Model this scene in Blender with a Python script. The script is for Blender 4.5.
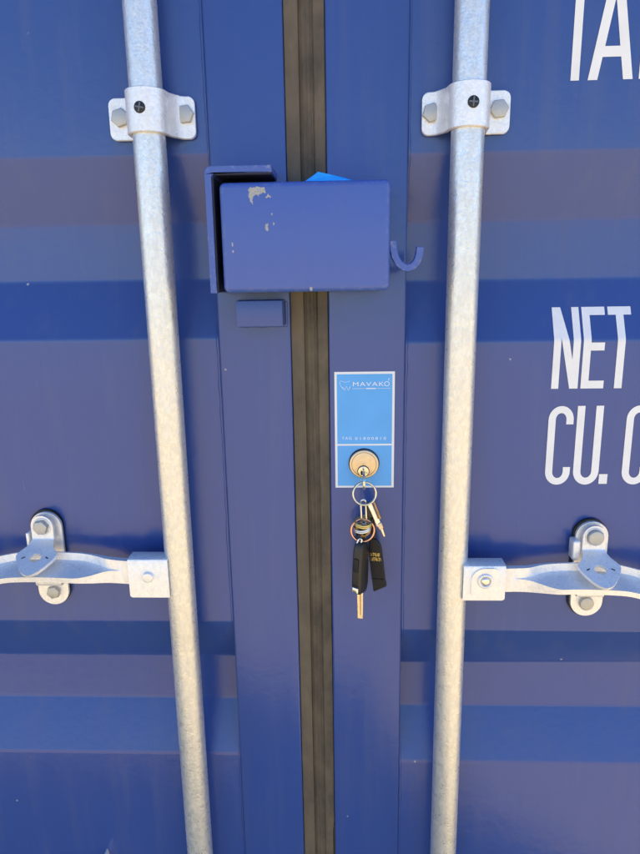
import bpy, bmesh, math, random
from mathutils import Vector, Matrix, noise
from mathutils.geometry import tessellate_polygon
random.seed(7)
R = math.radians
scene = bpy.context.scene
for o in list(bpy.data.objects):
    bpy.data.objects.remove(o)
COL = scene.collection

# ------------------------------------------------------------------ camera
FPX, IW, IH = 641.0, 640.0, 854.0                 # focal length in photo pixels
dn = Vector((44, 2723, 641)).normalized()         # world down seen in camera axes (x right, y down, z forward)
rt = Vector((1, -.0071, -.0383)); rt = (rt - rt.dot(dn) * dn).normalized()
iw = rt.cross(dn)                                 # world +Y (into the container)
EYE = Vector((0.04036, -0.75, 1.50))
ax = [Vector((rt[i], iw[i], -dn[i])) for i in range(3)]   # camera right / down / forward in the world
cam = bpy.data.cameras.new('camera'); camo = bpy.data.objects.new('camera', cam); COL.objects.link(camo)
cam.sensor_fit = 'VERTICAL'; cam.sensor_height = 24; cam.lens = 24 * FPX / IH
cam.clip_start = .02; cam.clip_end = 2000
camo.matrix_world = Matrix(((ax[0].x, -ax[1].x, -ax[2].x, EYE.x), (ax[0].y, -ax[1].y, -ax[2].y, EYE.y),
                            (ax[0].z, -ax[1].z, -ax[2].z, EYE.z), (0, 0, 0, 1)))
scene.camera = camo

def P(px, py, y=0.0):
    """point where the sight line through a photo pixel meets the upright plane Y = y"""
    t = ax[0] * (px - IW / 2) + ax[1] * (py - IH / 2) + ax[2] * FPX
    return EYE + t * ((y - EYE.y) / t.y)

# ------------------------------------------------------------------ sky, sun, exposure
SUN_EL, SUN_AZ = R(57), R(45)                     # sun high behind the container: the doors are in open shade
w = bpy.data.worlds.new('World'); scene.world = w; w.use_nodes = True
nt = w.node_tree; bg = nt.nodes['Background']
sky = nt.nodes.new('ShaderNodeTexSky'); sky.sky_type = 'NISHITA'; sky.sun_disc = False
sky.sun_elevation = SUN_EL; sky.sun_rotation = SUN_AZ; sky.air_density = 1.0; sky.dust_density = .4; sky.ozone_density = 3.0
tint = nt.nodes.new('ShaderNodeMix'); tint.data_type = 'RGBA'; tint.blend_type = 'MULTIPLY'; tint.inputs[0].default_value = 1
tint.inputs[7].default_value = (.90, .98, 1.12, 1)      # the phone's white balance, the same over the whole sky
nt.links.new(sky.outputs[0], tint.inputs[6]); nt.links.new(tint.outputs[2], bg.inputs[0]); bg.inputs[1].default_value = .122
sl = bpy.data.lights.new('sun', 'SUN'); sl.energy = 5.0; sl.angle = R(.53); sl.color = (1, .93, .82)
so = bpy.data.objects.new('sun', sl); COL.objects.link(so); so.location = (6, 8, 12)
sd = Vector((math.sin(SUN_AZ) * math.cos(SUN_EL), math.cos(SUN_AZ) * math.cos(SUN_EL), math.sin(SUN_EL)))
so.rotation_euler = sd.to_track_quat('Z', 'Y').to_euler()
scene.render.engine = 'CYCLES'
vs = scene.view_settings; vs.view_transform = 'Standard'; vs.look = 'None'; vs.gamma = 1; vs.exposure = 1.18
vs.use_curve_mapping = False

# ------------------------------------------------------------------ materials
def mat(name, col, rough=.5, metal=0.0, spec=.5):
    m = bpy.data.materials.new(name); m.use_nodes = True
    b = m.node_tree.nodes['Principled BSDF']
    b.inputs['Base Color'].default_value = (*col, 1); b.inputs['Roughness'].default_value = rough
    b.inputs['Metallic'].default_value = metal; b.inputs['Specular IOR Level'].default_value = spec
    return m, m.node_tree, b
def N(t, kind, **kw):
    n = t.nodes.new(kind)
    for k, v in kw.items():
        if k in n.inputs: n.inputs[k].default_value = v
        else: setattr(n, k, v)
    return n
def ramp(t, src, stops):
    r = t.nodes.new('ShaderNodeValToRGB'); t.links.new(src, r.inputs[0])
    e = r.color_ramp.elements
    while len(e) < len(stops): e.new(.5)
    for i, (p, c) in enumerate(stops): e[i].position = p; e[i].color = (*c, 1)
    return r.outputs[0]
def noise_tex(t, scale, detail=4, rough=.55, stretch=None):
    tc = N(t, 'ShaderNodeNewGeometry'); src = tc.outputs['Position']
    if stretch:
        mp = N(t, 'ShaderNodeMapping'); mp.inputs['Scale'].default_value = stretch
        t.links.new(src, mp.inputs[0]); src = mp.outputs[0]
    n = N(t, 'ShaderNodeTexNoise', Scale=scale, Detail=detail, Roughness=rough)
    t.links.new(src, n.inputs['Vector']); return n.outputs[0]
def mix(t, fac, a, b, mode='MIX'):
    m = N(t, 'ShaderNodeMix', data_type='RGBA', blend_type=mode)
    if hasattr(fac, 'links'): t.links.new(fac, m.inputs[0])
    else: m.inputs[0].default_value = fac
    for s, v in ((6, a), (7, b)):
        if hasattr(v, 'links'): t.links.new(v, m.inputs[s])
        else: m.inputs[s].default_value = (*v, 1)
    return m.outputs[2]
def bump(t, b, h, strength, dist):
    n = N(t, 'ShaderNodeBump', Strength=strength, Distance=dist); t.links.new(h, n.inputs['Height'])
    t.links.new(n.outputs[0], b.inputs['Normal'])
def mrange(t, src, a, b_, c, d):
    n = N(t, 'ShaderNodeMapRange'); t.links.new(src, n.inputs[0])
    for i, v in enumerate((a, b_, c, d)): n.inputs[i + 1].default_value = v
    return n.outputs[0]

def make_paint(name, col, specks=True, rg=(.17, .27), wear=False):
    m, t, b = mat(name, col, .24, 0, .62)
    big = noise_tex(t, 5, 5, .6); fine = noise_tex(t, 90, 3, .6); streak = noise_tex(t, 9, 5, .6, (3.5, 3.5, .35))
    c = mix(t, mrange(t, big, .35, .7, 0, .35), col, tuple(x * .88 + .012 for x in col))
    c = mix(t, mrange(t, streak, .52, .8, 0, .16), c, (.17, .17, .19))            # dusty water marks
    if specks:
        g = N(t, 'ShaderNodeNewGeometry'); v = N(t, 'ShaderNodeTexVoronoi', Scale=21.0); v.inputs['Randomness'].default_value = 1
        wob = N(t, 'ShaderNodeVectorMath', operation='ADD')
        nz = N(t, 'ShaderNodeTexNoise', Scale=260.0); sc = N(t, 'ShaderNodeVectorMath', operation='SCALE'); sc.inputs['Scale'].default_value = .003
        t.links.new(g.outputs['Position'], nz.inputs['Vector']); t.links.new(nz.outputs['Color'], sc.inputs[0])
        t.links.new(g.outputs['Position'], wob.inputs[0]); t.links.new(sc.outputs[0], wob.inputs[1]); t.links.new(wob.outputs[0], v.inputs['Vector'])
        sp = mrange(t, v.outputs['Distance'], .026, .04, 1, 0)
        sepc = N(t, 'ShaderNodeSeparateColor'); t.links.new(v.outputs['Color'], sepc.inputs[0])
        pick = mrange(t, sepc.outputs[0], .80, .82, 0, .8)
        mul = N(t, 'ShaderNodeMath', operation='MULTIPLY'); t.links.new(sp, mul.inputs[0]); t.links.new(pick, mul.inputs[1])
        c = mix(t, mul.outputs[0], c, (.42, .42, .42))
    scr = noise_tex(t, 26, 6, .75, (9, 9, 1.0)); scr2 = noise_tex(t, 14, 2, .5)               # fine rub marks, only in places
    ml = N(t, 'ShaderNodeMath', operation='MULTIPLY'); t.links.new(mrange(t, scr, .66, .70, 0, .22), ml.inputs[0]); t.links.new(mrange(t, scr2, .52, .62, 0, 1), ml.inputs[1])
    c = mix(t, ml.outputs[0], c, (.20, .24, .36))
    if wear:
        gp = N(t, 'ShaderNodeNewGeometry'); wn = noise_tex(t, 160, 4, .65)
        wm = N(t, 'ShaderNodeMath', operation='MULTIPLY'); t.links.new(mrange(t, gp.outputs['Pointiness'], .53, .60, 0, 1), wm.inputs[0]); t.links.new(mrange(t, wn, .54, .60, 0, .8), wm.inputs[1])
        c = mix(t, wm.outputs[0], c, (.34, .36, .42))
    t.links.new(c, b.inputs['Base Color'])
    t.links.new(mrange(t, streak, .3, .75, *rg), b.inputs['Roughness'])
    add = N(t, 'ShaderNodeMath', operation='ADD'); t.links.new(fine, add.inputs[0])
    sw = N(t, 'ShaderNodeMath', operation='MULTIPLY'); t.links.new(noise_tex(t, 12, 2, .5), sw.inputs[0]); sw.inputs[1].default_value = 2
    t.links.new(sw.outputs[0], add.inputs[1])
    bump(t, b, add.outputs[0], .25, .0008)
    return m
BLUE = (.031, .072, .275)
M = {}
M['paint'] = make_paint('blue_paint', BLUE)
M['paint_dull'] = make_paint('blue_paint_dull', (.036, .078, .285), False, (.34, .44))
M['box_paint'] = make_paint('blue_paint_lock_box', (.050, .106, .40), False, (.36, .46), True)

def make_zinc(name, col, metal=.85, rough=.42, spangle=.16, bs=.25):
    m, t, b = mat(name, col, rough, metal)
    g = N(t, 'ShaderNodeNewGeometry'); v = N(t, 'ShaderNodeTexVoronoi', Scale=420.0)
    mp = N(t, 'ShaderNodeMapping'); mp.inputs['Scale'].default_value = (1, 1, .45)
    t.links.new(g.outputs['Position'], mp.inputs[0]); t.links.new(mp.outputs[0], v.inputs['Vector'])
    sepc = N(t, 'ShaderNodeSeparateColor'); t.links.new(v.outputs['Color'], sepc.inputs[0])
    n1 = noise_tex(t, 130, 5, .7); n2 = noise_tex(t, 7, 4, .6); n3 = noise_tex(t, 420, 2, .5)
    c = mix(t, mrange(t, sepc.outputs[0], 0, 1, 0, spangle), col, tuple(x * .55 for x in col))
    c = mix(t, mrange(t, n1, .52, .72, 0, .35), c, (.78, .77, .73))               # white zinc bloom
    c = mix(t, mrange(t, n2, .5, .75, 0, .15), c, (.58, .54, .45))                # dirt
    dk = mrange(t, n3, .70, .76, 0, .07); c = mix(t, dk, c, (.30, .28, .25))
    t.links.new(c, b.inputs['Base Color'])
    t.links.new(mrange(t, n1, .3, .7, rough - .09, rough + .14), b.inputs['Roughness'])
    n4 = noise_tex(t, 330, 4, .6)
    ad = N(t, 'ShaderNodeMath', operation='ADD'); t.links.new(n1, ad.inputs[0]); t.links.new(n4, ad.inputs[1])
    bump(t, b, ad.outputs[0], bs, .0008)
    return m
M['zinc'] = make_zinc('galvanised_steel', (.92, .91, .89), .42, .32, .20, .45)
M['zinc_bar'] = make_zinc('galvanised_tube', (.78, .78, .755), .70, .31, .30, .36)
M['bolt'] = make_zinc('bolt_steel', (.50, .50, .48), .75, .5, .1)

def make_rubber(name, col):
    m, t, b = mat(name, col, .62, 0, .4)
    n = noise_tex(t, 30, 5, .65, (1, 1, .5)); ln = noise_tex(t, 260, 3, .6, (1, 1, .03)); tr = noise_tex(t, 170, 2, .6, (.15, .15, 1))
    c = mix(t, mrange(t, n, .34, .66, .1, .9), col, (.15, .118, .078))             # dried dust on the rubber
    c = mix(t, mrange(t, ln, .5, .7, 0, .10), c, tuple(x * .6 for x in col))
    t.links.new(c, b.inputs['Base Color'])
    add = N(t, 'ShaderNodeMath', operation='ADD'); t.links.new(tr, add.inputs[0]); t.links.new(ln, add.inputs[1])
    bump(t, b, add.outputs[0], .3, .0008)
    return m
M['rubber'] = make_rubber('gasket_rubber', (.078, .064, .047))
M['rubber_dark'] = make_rubber('gasket_rubber_ribbed', (.050, .043, .033))
def simple(key, col, rough=.5, metal=0, spec=.5, var=.12, scale=60, bmp=.0):
    m, t, b = mat(key, col, rough, metal, spec)
    n = noise_tex(t, scale, 4, .6)
    t.links.new(mix(t, mrange(t, n, .3, .75, 0, 1), tuple(min(1, x * (1 + var)) for x in col), tuple(x * (1 - var) for x in col)), b.inputs['Base Color'])
    if bmp: bump(t, b, n, .4, bmp)
    M[key] = m
simple('letter_paint', (.84, .84, .83), .45, 0, .5, .05, 40)
simple('black_rubber', (.012, .012, .013), .6)
simple('plug_black', (.006, .006, .007), .35)
simple('plug_cross', (.13, .14, .16), .4)
simple('sticker_white', (.80, .82, .84), .3, 0, .5, .03)
simple('sticker_blue', (.09, .40, .86), .28, 0, .5, .06, 25)
simple('sticker_print', (.74, .82, .90), .35, 0, .5, .02)
simple('sticker_faint', (.17, .46, .87), .3, 0, .5, .02)
simple('brass', (.62, .51, .38), .34, 1, .5, .08, 200)
simple('blade_steel', (.66, .58, .46), .28, 1, .5, .15, 250)
simple('nickel', (.78, .70, .54), .24, 1, .5, .1, 300)
simple('steel', (.74, .74, .74), .18, 1, .5, .12, 300)
simple('copper', (.78, .42, .28), .25, 1, .5, .1, 200)
simple('old_brass', (.34, .24, .12), .4, 1, .5, .3, 200)
simple('gold', (.75, .60, .22), .35, 1, .5, .1, 200)
simple('key_plastic', (.013, .013, .014), .38, 0, .5, .25, 120)
simple('leather', (.012, .012, .013), .55, 0, .4, .35, 500, .0004)
simple('chip', (.36, .36, .36), .7, 0, .3, .35, 700)
simple('azure_film', (.02, .36, .90), .35, 0, .5, .1, 90)
simple('dark_hole', (.01, .01, .01), .8)
simple('gap_shade', (.012, .016, .042), .6)  # near-black navy that paints in the shade of the bracket gap
simple('wood', (.10, .07, .045), .7)

# ------------------------------------------------------------------ mesh helpers
def finish(name, verts, faces, material, parent=None, smooth=35, label=None, recalc=True):
    me = bpy.data.meshes.new(name); me.from_pydata([tuple(v) for v in verts], [], faces)
    return finish_me(name, me, material, parent, smooth, label, recalc)
def finish_me(name, me, material, parent=None, smooth=35, label=None, recalc=True):
    if recalc:
        bm = bmesh.new(); bm.from_mesh(me); bmesh.ops.recalc_face_normals(bm, faces=bm.faces); bm.to_mesh(me); bm.free()
    if smooth:
        for p in me.polygons: p.use_smooth = True
        me.set_sharp_from_angle(angle=R(smooth))
    me.materials.append(M[material] if isinstance(material, str) else material)
    o = bpy.data.objects.new(name, me); COL.objects.link(o)
    if parent is not None: adopt(o, parent)
    if label: o['label'] = label
    return o
def world_of(o):
    m = o.matrix_basis.copy()
    while o.parent is not None:
        m = o.parent.matrix_basis @ o.matrix_parent_inverse @ m; o = o.parent
    return m
def adopt(o, parent):
    o.parent = parent; o.matrix_parent_inverse = world_of(parent).inverted()
def thing(name, loc, label, cat, group=None):
    o = bpy.data.objects.new(name, None); o.empty_display_size = .05; COL.objects.link(o); o.location = loc
    return tag(o, label, cat, group)
def tag(o, label, cat, group=None):
    o['label'] = label; o['category'] = cat; o['kind'] = 'thing'
    if group: o['group'] = group
    return o
def boxmesh(lo, hi, bev=0.0, seg=2, xf=None):
    bm = bmesh.new(); bmesh.ops.create_cube(bm, size=1)
    lo, hi = Vector(lo), Vector(hi); c = (lo + hi) / 2; s = hi - lo
    for v in bm.verts: v.co = Vector((v.co.x * s.x, v.co.y * s.y, v.co.z * s.z)) + c
    if bev: bmesh.ops.bevel(bm, geom=bm.edges[:], offset=bev, segments=seg, profile=.5, affect='EDGES')
    if xf: bm.transform(xf)
    return bm
def bmobj(name, bm, material, parent=None, smooth=35, label=None):
    me = bpy.data.meshes.new(name); bm.to_mesh(me); bm.free()
    return finish_me(name, me, material, parent, smooth, label)
def box(name, lo, hi, material, parent=None, bev=0.0, seg=2, xf=None, label=None, smooth=35):
    return bmobj(name, boxmesh(lo, hi, bev, seg, xf), material, parent, smooth, label)
def loft(sections, closed=True, caps=True):
    n = len(sections[0]); v = [p for s in sections for p in s]; f = []
    for i in range(len(sections) - 1):
        for j in range(n if closed else n - 1):
            k = (j + 1) % n
            f.append((i * n + j, i * n + k, (i + 1) * n + k, (i + 1) * n + j))
    if caps and closed:
        f.append(tuple(range(n - 1, -1, -1))); f.append(tuple((len(sections) - 1) * n + j for j in range(n)))
    return v, f
def tube(path, rad, n=10, closed=False, flat=1.0):
    """sweep a round (or flattened) section along a path of points"""
    path = [Vector(p) for p in path]; secs = []; m = len(path)
    up = None
    for i, p in enumerate(path):
        a = path[(i - 1) % m] if (closed or i) else p; b = path[(i + 1) % m] if (closed or i < m - 1) else p
        t = (b - a).normalized()
        if up is None:
            up = Vector((0, 1, 0)) if abs(t.y) < .9 else Vector((1, 0, 0))
        u = (up - up.dot(t) * t).normalized(); up = u; s = t.cross(u)
        r = rad[i] if isinstance(rad, (list, tuple)) else rad
        secs.append([p + u * (math.cos(k * 2 * math.pi / n) * r * flat) + s * (math.sin(k * 2 * math.pi / n) * r) for k in range(n)])
    if closed: secs.append(secs[0])
    v, f = loft(secs, True, not closed)
    return v, f
def cyl_y(c, r, y0, y1, n=40, bev=0.0, seg=3):
    """disc or pin with its axis along Y, front edge (y0) rounded"""
    secs = []
    for i in range(seg + 1):
        a = math.pi / 2 * i / seg
        secs.append((r - bev + bev * math.sin(a), y0 + bev * (1 - math.cos(a))))
    secs.append((r, y1))
    S = [[Vector((c[0] + rr * math.cos(2 * math.pi * k / n), yy, c[1] + rr * math.sin(2 * math.pi * k / n))) for k in range(n)] for rr, yy in secs]
    return loft(S)
def ring(c, R0, r, nrm, n=44, m=8, squash=1.0, turns=1.0, pitch=0.0):
    q = Vector((0, 0, 1)).rotation_difference(Vector(nrm).normalized()); c = Vector(c)
    k = int(n * turns); pts = []
    for i in range(k + (0 if turns == 1 else 1)):
        a = 2 * math.pi * i / n + math.pi / 2
        pts.append(c + q @ Vector((R0 * math.cos(a), R0 * math.sin(a) * squash, pitch * (i / n - turns / 2))))
    return tube(pts, r, m, closed=(turns == 1))
def extrude_poly(outer, holes, y0, y1, plane='xz', off=0.0):
    """flat outline(s) with thickness; outline given as (u, v) pairs"""
    loops = [outer] + list(holes)
    tri = tessellate_polygon([[Vector((p[0], p[1], 0)) for p in l] for l in loops])
    flat = [p for l in loops for p in l]; n = len(flat)
    mk = (lambda p, d: (p[0], d, p[1])) if plane == 'xz' else (lambda p, d: (d, p[0], p[1]))
    v = [mk(p, y0) for p in flat] + [mk(p, y1) for p in flat]
    f = [tuple(t) for t in tri] + [tuple(i + n for i in reversed(t)) for t in tri]
    s = 0
    for l in loops:
        k = len(l)
        for i in range(k): a, b = s + i, s + (i + 1) % k; f.append((a, b, b + n, a + n))
        s += k
    return v, f
def arc(cx, cz, rx, rz, a0, a1, n):
    return [(cx + rx * math.cos(R(a0 + (a1 - a0) * i / n)), cz + rz * math.sin(R(a0 + (a1 - a0) * i / n))) for i in range(n + 1)]

# ------------------------------------------------------------------ setting: ground
gm, t, b = mat('dusty_ground', (.36, .32, .25), .9)
c = mix(t, mrange(t, noise_tex(t, 1.3, 6, .65), .3, .7, 0, 1), (.54, .41, .22), (.45, .34, .18)); t.links.new(c, b.inputs['Base Color'])
gv = [(-90, -90, 0), (90, -90, 0), (90, 90, 0), (-90, 90, 0)]
g = finish('ground', gv, [(0, 1, 2, 3)], gm, smooth=0); g['kind'] = 'structure'

# container body that stands behind the doors and shades them
body = thing('shipping_container', (0, 3.0, 0), 'blue steel container body behind the pair of doors', 'container')
box('floor', (-1.21, .07, .14), (1.21, 6.05, .17), 'wood', body)
for s in (-1, 1):
    vs_, n = [], 60
    for i in range(n + 1):
        y = .14 + (5.8) * i / n; d = .02 * (1 if (i // 2) % 2 else -1) * -s
        vs_ += [(s * 1.195 + d, y, .14), (s * 1.195 + d, y, 2.56)]
    finish('side_wall', vs_, [(2 * i, 2 * i + 2, 2 * i + 3, 2 * i + 1) for i in range(n)], 'paint', body, smooth=0)
    box('corner_post', (s * 1.22 - .05, -.02, .0), (s * 1.22 + .05, .12, 2.59), 'paint', body, .006)
box('roof', (-1.21, .0, 2.56), (1.21, 6.05, 2.59), 'paint', body)
box('end_wall', (-1.2, 5.98, .14), (1.2, 6.03, 2.558), 'paint', body)
box('door_header', (-1.165, -.01, 2.44), (1.165, .10, 2.557), 'paint', body, .006)
box('door_sill', (-1.165, -.01, .0), (1.165, .10, .138), 'paint', body, .006)

# ------------------------------------------------------------------ the two doors
YP = .003                       # panel skin, a little behind the stile face
DEP = .032
DOOR_LO, DOOR_HI = .155, 2.43
KINK = {-1: [(1.632, 1.5642, 1.4974, 1.4314), (1.061, .9938, .9268, .8604)],
        1: [(1.6272, 1.5604, 1.4915, 1.4237), (1.0507, .9854, .9184, .8518)]}
for s in KINK:
    a, b_ = KINK[s]; p = a[0] - b_[0]
    KINK[s] = [tuple(z + p for z in a), a, b_, tuple(z - p for z in b_)]
def prof_points(s):
    pts = [(DOOR_HI, YP)]
    for k in KINK[s]:
        pts += [(k[0], YP), (k[1], YP + DEP), (k[2], YP + DEP), (k[3], YP)]
    pts.append((DOOR_LO, YP)); return pts
def prof(s, z):
    p = prof_points(s)
    for (z0, y0), (z1, y1) in zip(p, p[1:]):
        if z0 >= z >= z1: return y0 + (y1 - y0) * (z0 - z) / (z0 - z1)
    return YP
def rounded(pts, r, n=3):
    out = [pts[0]]
    for i in range(1, len(pts) - 1):
        a, b_, c_ = Vector(pts[i - 1]), Vector(pts[i]), Vector(pts[i + 1])
        p0 = b_ + (a - b_).normalized() * r; p1 = b_ + (c_ - b_).normalized() * r
        for k in range(n + 1):
            t_ = k / n; out.append(tuple((1 - t_) ** 2 * p0 + 2 * t_ * (1 - t_) * b_ + t_ ** 2 * p1))
    out.append(pts[-1]); return out
STILE = {-1: (-.1065, -.0215), 1: (.0226, .1118)}
BARX = {-1: -.1640, 1: .1704}
door = {}
door[-1] = thing('container_door', (-.6, .03, DOOR_LO), 'left blue corrugated container door with the open steel catch bracket', 'door', 'container doors')
door[1] = thing('container_door', (.6, .03, DOOR_LO), 'right blue corrugated container door with white lettering, sticker and lock box', 'door', 'container doors')

for s in (-1, 1):
    d = door[s]; x0, x1 = STILE[s]
    inner = x0 if s < 0 else x1                                     # panel edge of the middle stile
    box('stile', (x0, 0, DOOR_LO), (x1, .06, DOOR_HI), 'paint', d, .0026, 3)
    ox = s * 1.155
    box('stile', (min(ox, ox - s * .08), 0, DOOR_LO), (max(ox, ox - s * .08), .06, DOOR_HI), 'paint', d, .0026, 3)
    for za, zb in ((DOOR_LO, DOOR_LO + .09), (DOOR_HI - .09, DOOR_HI)):
        xa, xb = inner + s * .002, ox - s * .082
        box('rail', (min(xa, xb), .001, za), (max(xa, xb), .058, zb), 'paint', d, .0026, 3)
    # corrugated skin
    pts = rounded(prof_points(s), .0030, 4)
    pts = [p for p in pts if DOOR_LO + .085 < p[0] < DOOR_HI - .085]
    pts = [(DOOR_HI - .085, prof(s, DOOR_HI - .085))] + pts + [(DOOR_LO + .085, prof(s, DOOR_LO + .085))]
    xa, xb = inner + s * .0012, ox - s * .081
    secs = []
    for x in (xa, xb):
        secs.append([Vector((x, y, z)) for z, y in pts] + [Vector((x, y + .0018, z)) for z, y in reversed(pts)])
    v, f = loft(secs); finish('panel', v, f, 'paint', d, 25)
    # weld running down the joint between panel and stile
    path, rad = [], []
    z = DOOR_HI - .1
    while z > DOOR_LO + .1:
        e = noise.noise(Vector((s * 3.1, 0, z * 60))); e2 = noise.noise(Vector((s * 7.7, 1, z * 9)))
        path.append((inner + s * (.0012 + .0005 * e + .0006 * e2), prof(s, z) + .0006, z))
        rad.append(.0018 + .0004 * e + .0005 * e2); z -= .005
    v, f = tube(path, rad, 7); finish('weld_bead', v, f, 'paint', d, 80)

# gaskets in the gap between the doors
def strip(name, xs, parent, material, z0=DOOR_LO - .01, z1=DOOR_HI + .005, back=.03, wob=.0):
    secs = []; n = 90
    for i in range(n + 1):
        z = z0 + (z1 - z0) * i / n; e = noise.noise(Vector((xs[0][0] * 900, 3, z * 5))) * wob
        secs.append([Vector((x + e, y, z)) for x, y in xs] + [Vector((xs[-1][0] + e, back, z)), Vector((xs[0][0] + e, back, z))])
    v, f = loft(secs); return finish(name, v, f, material, parent, 40)
strip('gasket', [(-.0213, .0032), (-.0206, .0018), (-.018, .0012), (-.008, .0016), (-.0062, .0022), (-.0055, .004)], door[-1], 'rubber', wob=.0004)
gk = strip('gasket', [(-.0054, .0062), (-.003, .0056), (.0085, .0054), (.0092, .004), (.0105, .0026), (.0195, .0022), (.0216, .0026), (.0224, .0038)], door[1], 'rubber_dark', wob=.0004)
for i in range(3):
    x = -.0022 + i * .0042
    strip('gasket_rib', [(x - .0009, .0052), (x, .0047), (x + .0009, .0052)], gk, 'rubber_dark', back=.008, wob=.0002)
v, f = tube([(.0222, .003, 1e-3 + P(336, 826, 0).z - i * .01) for i in range(12)], [.0012] + [.0022] * 11, 8)
finish('gasket_edge', v, f, 'black_rubber', door[1], 60)

# ------------------------------------------------------------------ locking bars, clamps, handles and catches
BY = -.026; BR = .0172
def hexbolt(name, c, r, y0, h, parent, rot=0.0, material='bolt', sides=6, washer=0.0):
    secs = []
    for rr, yy in ((r * .80, y0 - h), (r * .93, y0 - h * .93), (r, y0 - h * .78), (r, y0)):
        secs.append([Vector((c[0] + rr * math.cos(rot + 2 * math.pi * k / sides), yy, c[1] + rr * math.sin(rot + 2 * math.pi * k / sides))) for k in range(sides)])
    v, f = loft(secs); o = finish(name, v, f, material, parent, 30)
    if washer:
        v, f = cyl_y(c, washer, y0 - .0016, y0 + .0002, 28, .0005); n0 = len(o.data.vertices)
    return o
for s in (-1, 1):
    d = door[s]; X = BARX[s]
    n = 40; secs = []
    for z in (DOOR_LO - .02, DOOR_HI + .015):
        secs.append([Vector((X + BR * math.cos(2 * math.pi * k / n), BY + BR * math.sin(2 * math.pi * k / n), z)) for k in range(n)])
    v, f = loft(secs); finish('locking_bar', v, f, 'zinc_bar', d, 40)

    # clamp: plan outline ear - web - half round - web - ear, lofted with rounded ear corners
    zc = (P(147, 109, -.045).z) if s < 0 else (P(470, 103, -.045).z)
    if s < 0: e0, e1 = P(109.5, 118, -.004).x, P(195, 115, -.004).x
    else: e0, e1 = P(422, 113, -.004).x, P(510, 110, -.004).x
    HH, TH, RI = .0215, .0042, BR + .0004
    RO = RI + TH
    # centre line of the strap in plan (x, y), from the left ear end to the right one
    web = (.002, .011) if s < 0 else (.011, .002)                  # the web is wider on the side of the gap
    cl = [(e0, -.0022)]
    cl += [(e0 + (X - RO - web[0] - e0) * k / 6, -.0022) for k in range(1, 6)]
    L = Vector((X - RI - TH / 2 - web[0], -.0022)); 
    cl += [(L.x - .004, -.0022), (L.x, -.004), (X - RI - TH / 2 - web[0] * .5, -.012), (X - RI - TH / 2 - web[0] * .15, BY + .008)]
    cl += [(X + (RI + TH / 2) * math.cos(R(a)), BY + (RI + TH / 2) * math.sin(R(a))) for a in range(180, 361, 12)]
    Rr = X + RI + TH / 2 + web[1]
    cl += [(X + RI + TH / 2 + web[1] * .15, BY + .008), (X + RI + TH / 2 + web[1] * .5, -.012), (Rr, -.004), (Rr + .004, -.0022)]
    cl += [(Rr + .004 + (e1 - Rr - .004) * k / 6, -.0022) for k in range(1, 7)]
    # extra stations close to the ends for the rounded corners
    ins = lambda a, b_: [(a + (b_ - a) * q, -.0022) for q in (.0, .0006, .002, .004, .0065)]
    cl = [(e0 + q, -.0022) for q in (.0, .0005, .0016, .0034, .006)] + [p for p in cl[1:-1] if e0 + .0068 < p[0] < e1 - .0068] + [(e1 - q, -.0022) for q in (.006, .0034, .0016, .0005, .0)]
    cl = [p for i, p in enumerate(cl) if i == 0 or (Vector(p) - Vector(cl[i - 1])).length > 1e-4]
    secs = []; rc = .007
    for i, p in enumerate(cl):
        a = Vector(cl[max(0, i - 1)]); b_ = Vector(cl[min(len(cl) - 1, i + 1)]); tt = (b_ - a).normalized(); nn = Vector((tt.y, -tt.x))
        q = min(abs(p[0] - e0), abs(p[0] - e1))
        h = HH if q >= rc else HH - rc + math.sqrt(max(0, rc * rc - (rc - q) ** 2))
        o_, i_ = Vector(p) + nn * TH / 2, Vector(p) - nn * TH / 2
        c8 = .0008
        secs.append([Vector((o_.x, o_.y, zc - h + c8)), Vector((o_.x, o_.y, zc + h - c8)), Vector((o_.x - nn.x * c8, o_.y - nn.y * c8, zc + h)),
                     Vector((i_.x, i_.y, zc + h)), Vector((i_.x, i_.y, zc - h)), Vector((o_.x - nn.x * c8, o_.y - nn.y * c8, zc - h))])
    v, f = loft(secs); cp = finish('bar_clamp', v, f, 'zinc', d, 40)
    bl, br = ((119, 117), (184, 113.5)) if s < 0 else ((432, 112), (500, 108))
    for (bx, bz), rot in ((bl, .3), (br, .12)):
        p = P(bx, bz, -.010); hexbolt('bolt', (p.x, p.z), .0100, -.0043, .0048, cp, rot)
    p = P(139.5, 107, -.048) if s < 0 else P(473.5, 101.5, -.048)
    # plug in the collar: it follows the round strap, so it is set along the strap's normal there
    ang = math.asin(max(-1, min(1, (p.x - X) / RO)))
    xf = Matrix.Translation((X + math.sin(ang) * RO, BY - math.cos(ang) * RO, p.z)) @ Matrix.Rotation(ang, 4, 'Z')
    v, f = cyl_y((0, 0), .0058, -.0012, .002, 26, .0008); v = [xf @ Vector(q) for q in v]
    pl = finish('plug', v, f, 'plug_black', cp, 40)
    a_ = R(12 if s < 0 else 4)
    for k in range(2):
        bm = boxmesh((-.0046, -.0017, -.0007), (.0046, -.0010, .0007), .0002, 1, xf @ Matrix.Rotation(a_ + k * math.pi / 2, 4, 'Y') @ Matrix.Translation((0, -.0001 * k, 0)))
        bmobj('plug_slot', bm, 'plug_cross', pl)

def mirror_x(v, s, xm):    # the handle sets are built for the left door, the right one mirrors them
    return v

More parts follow.
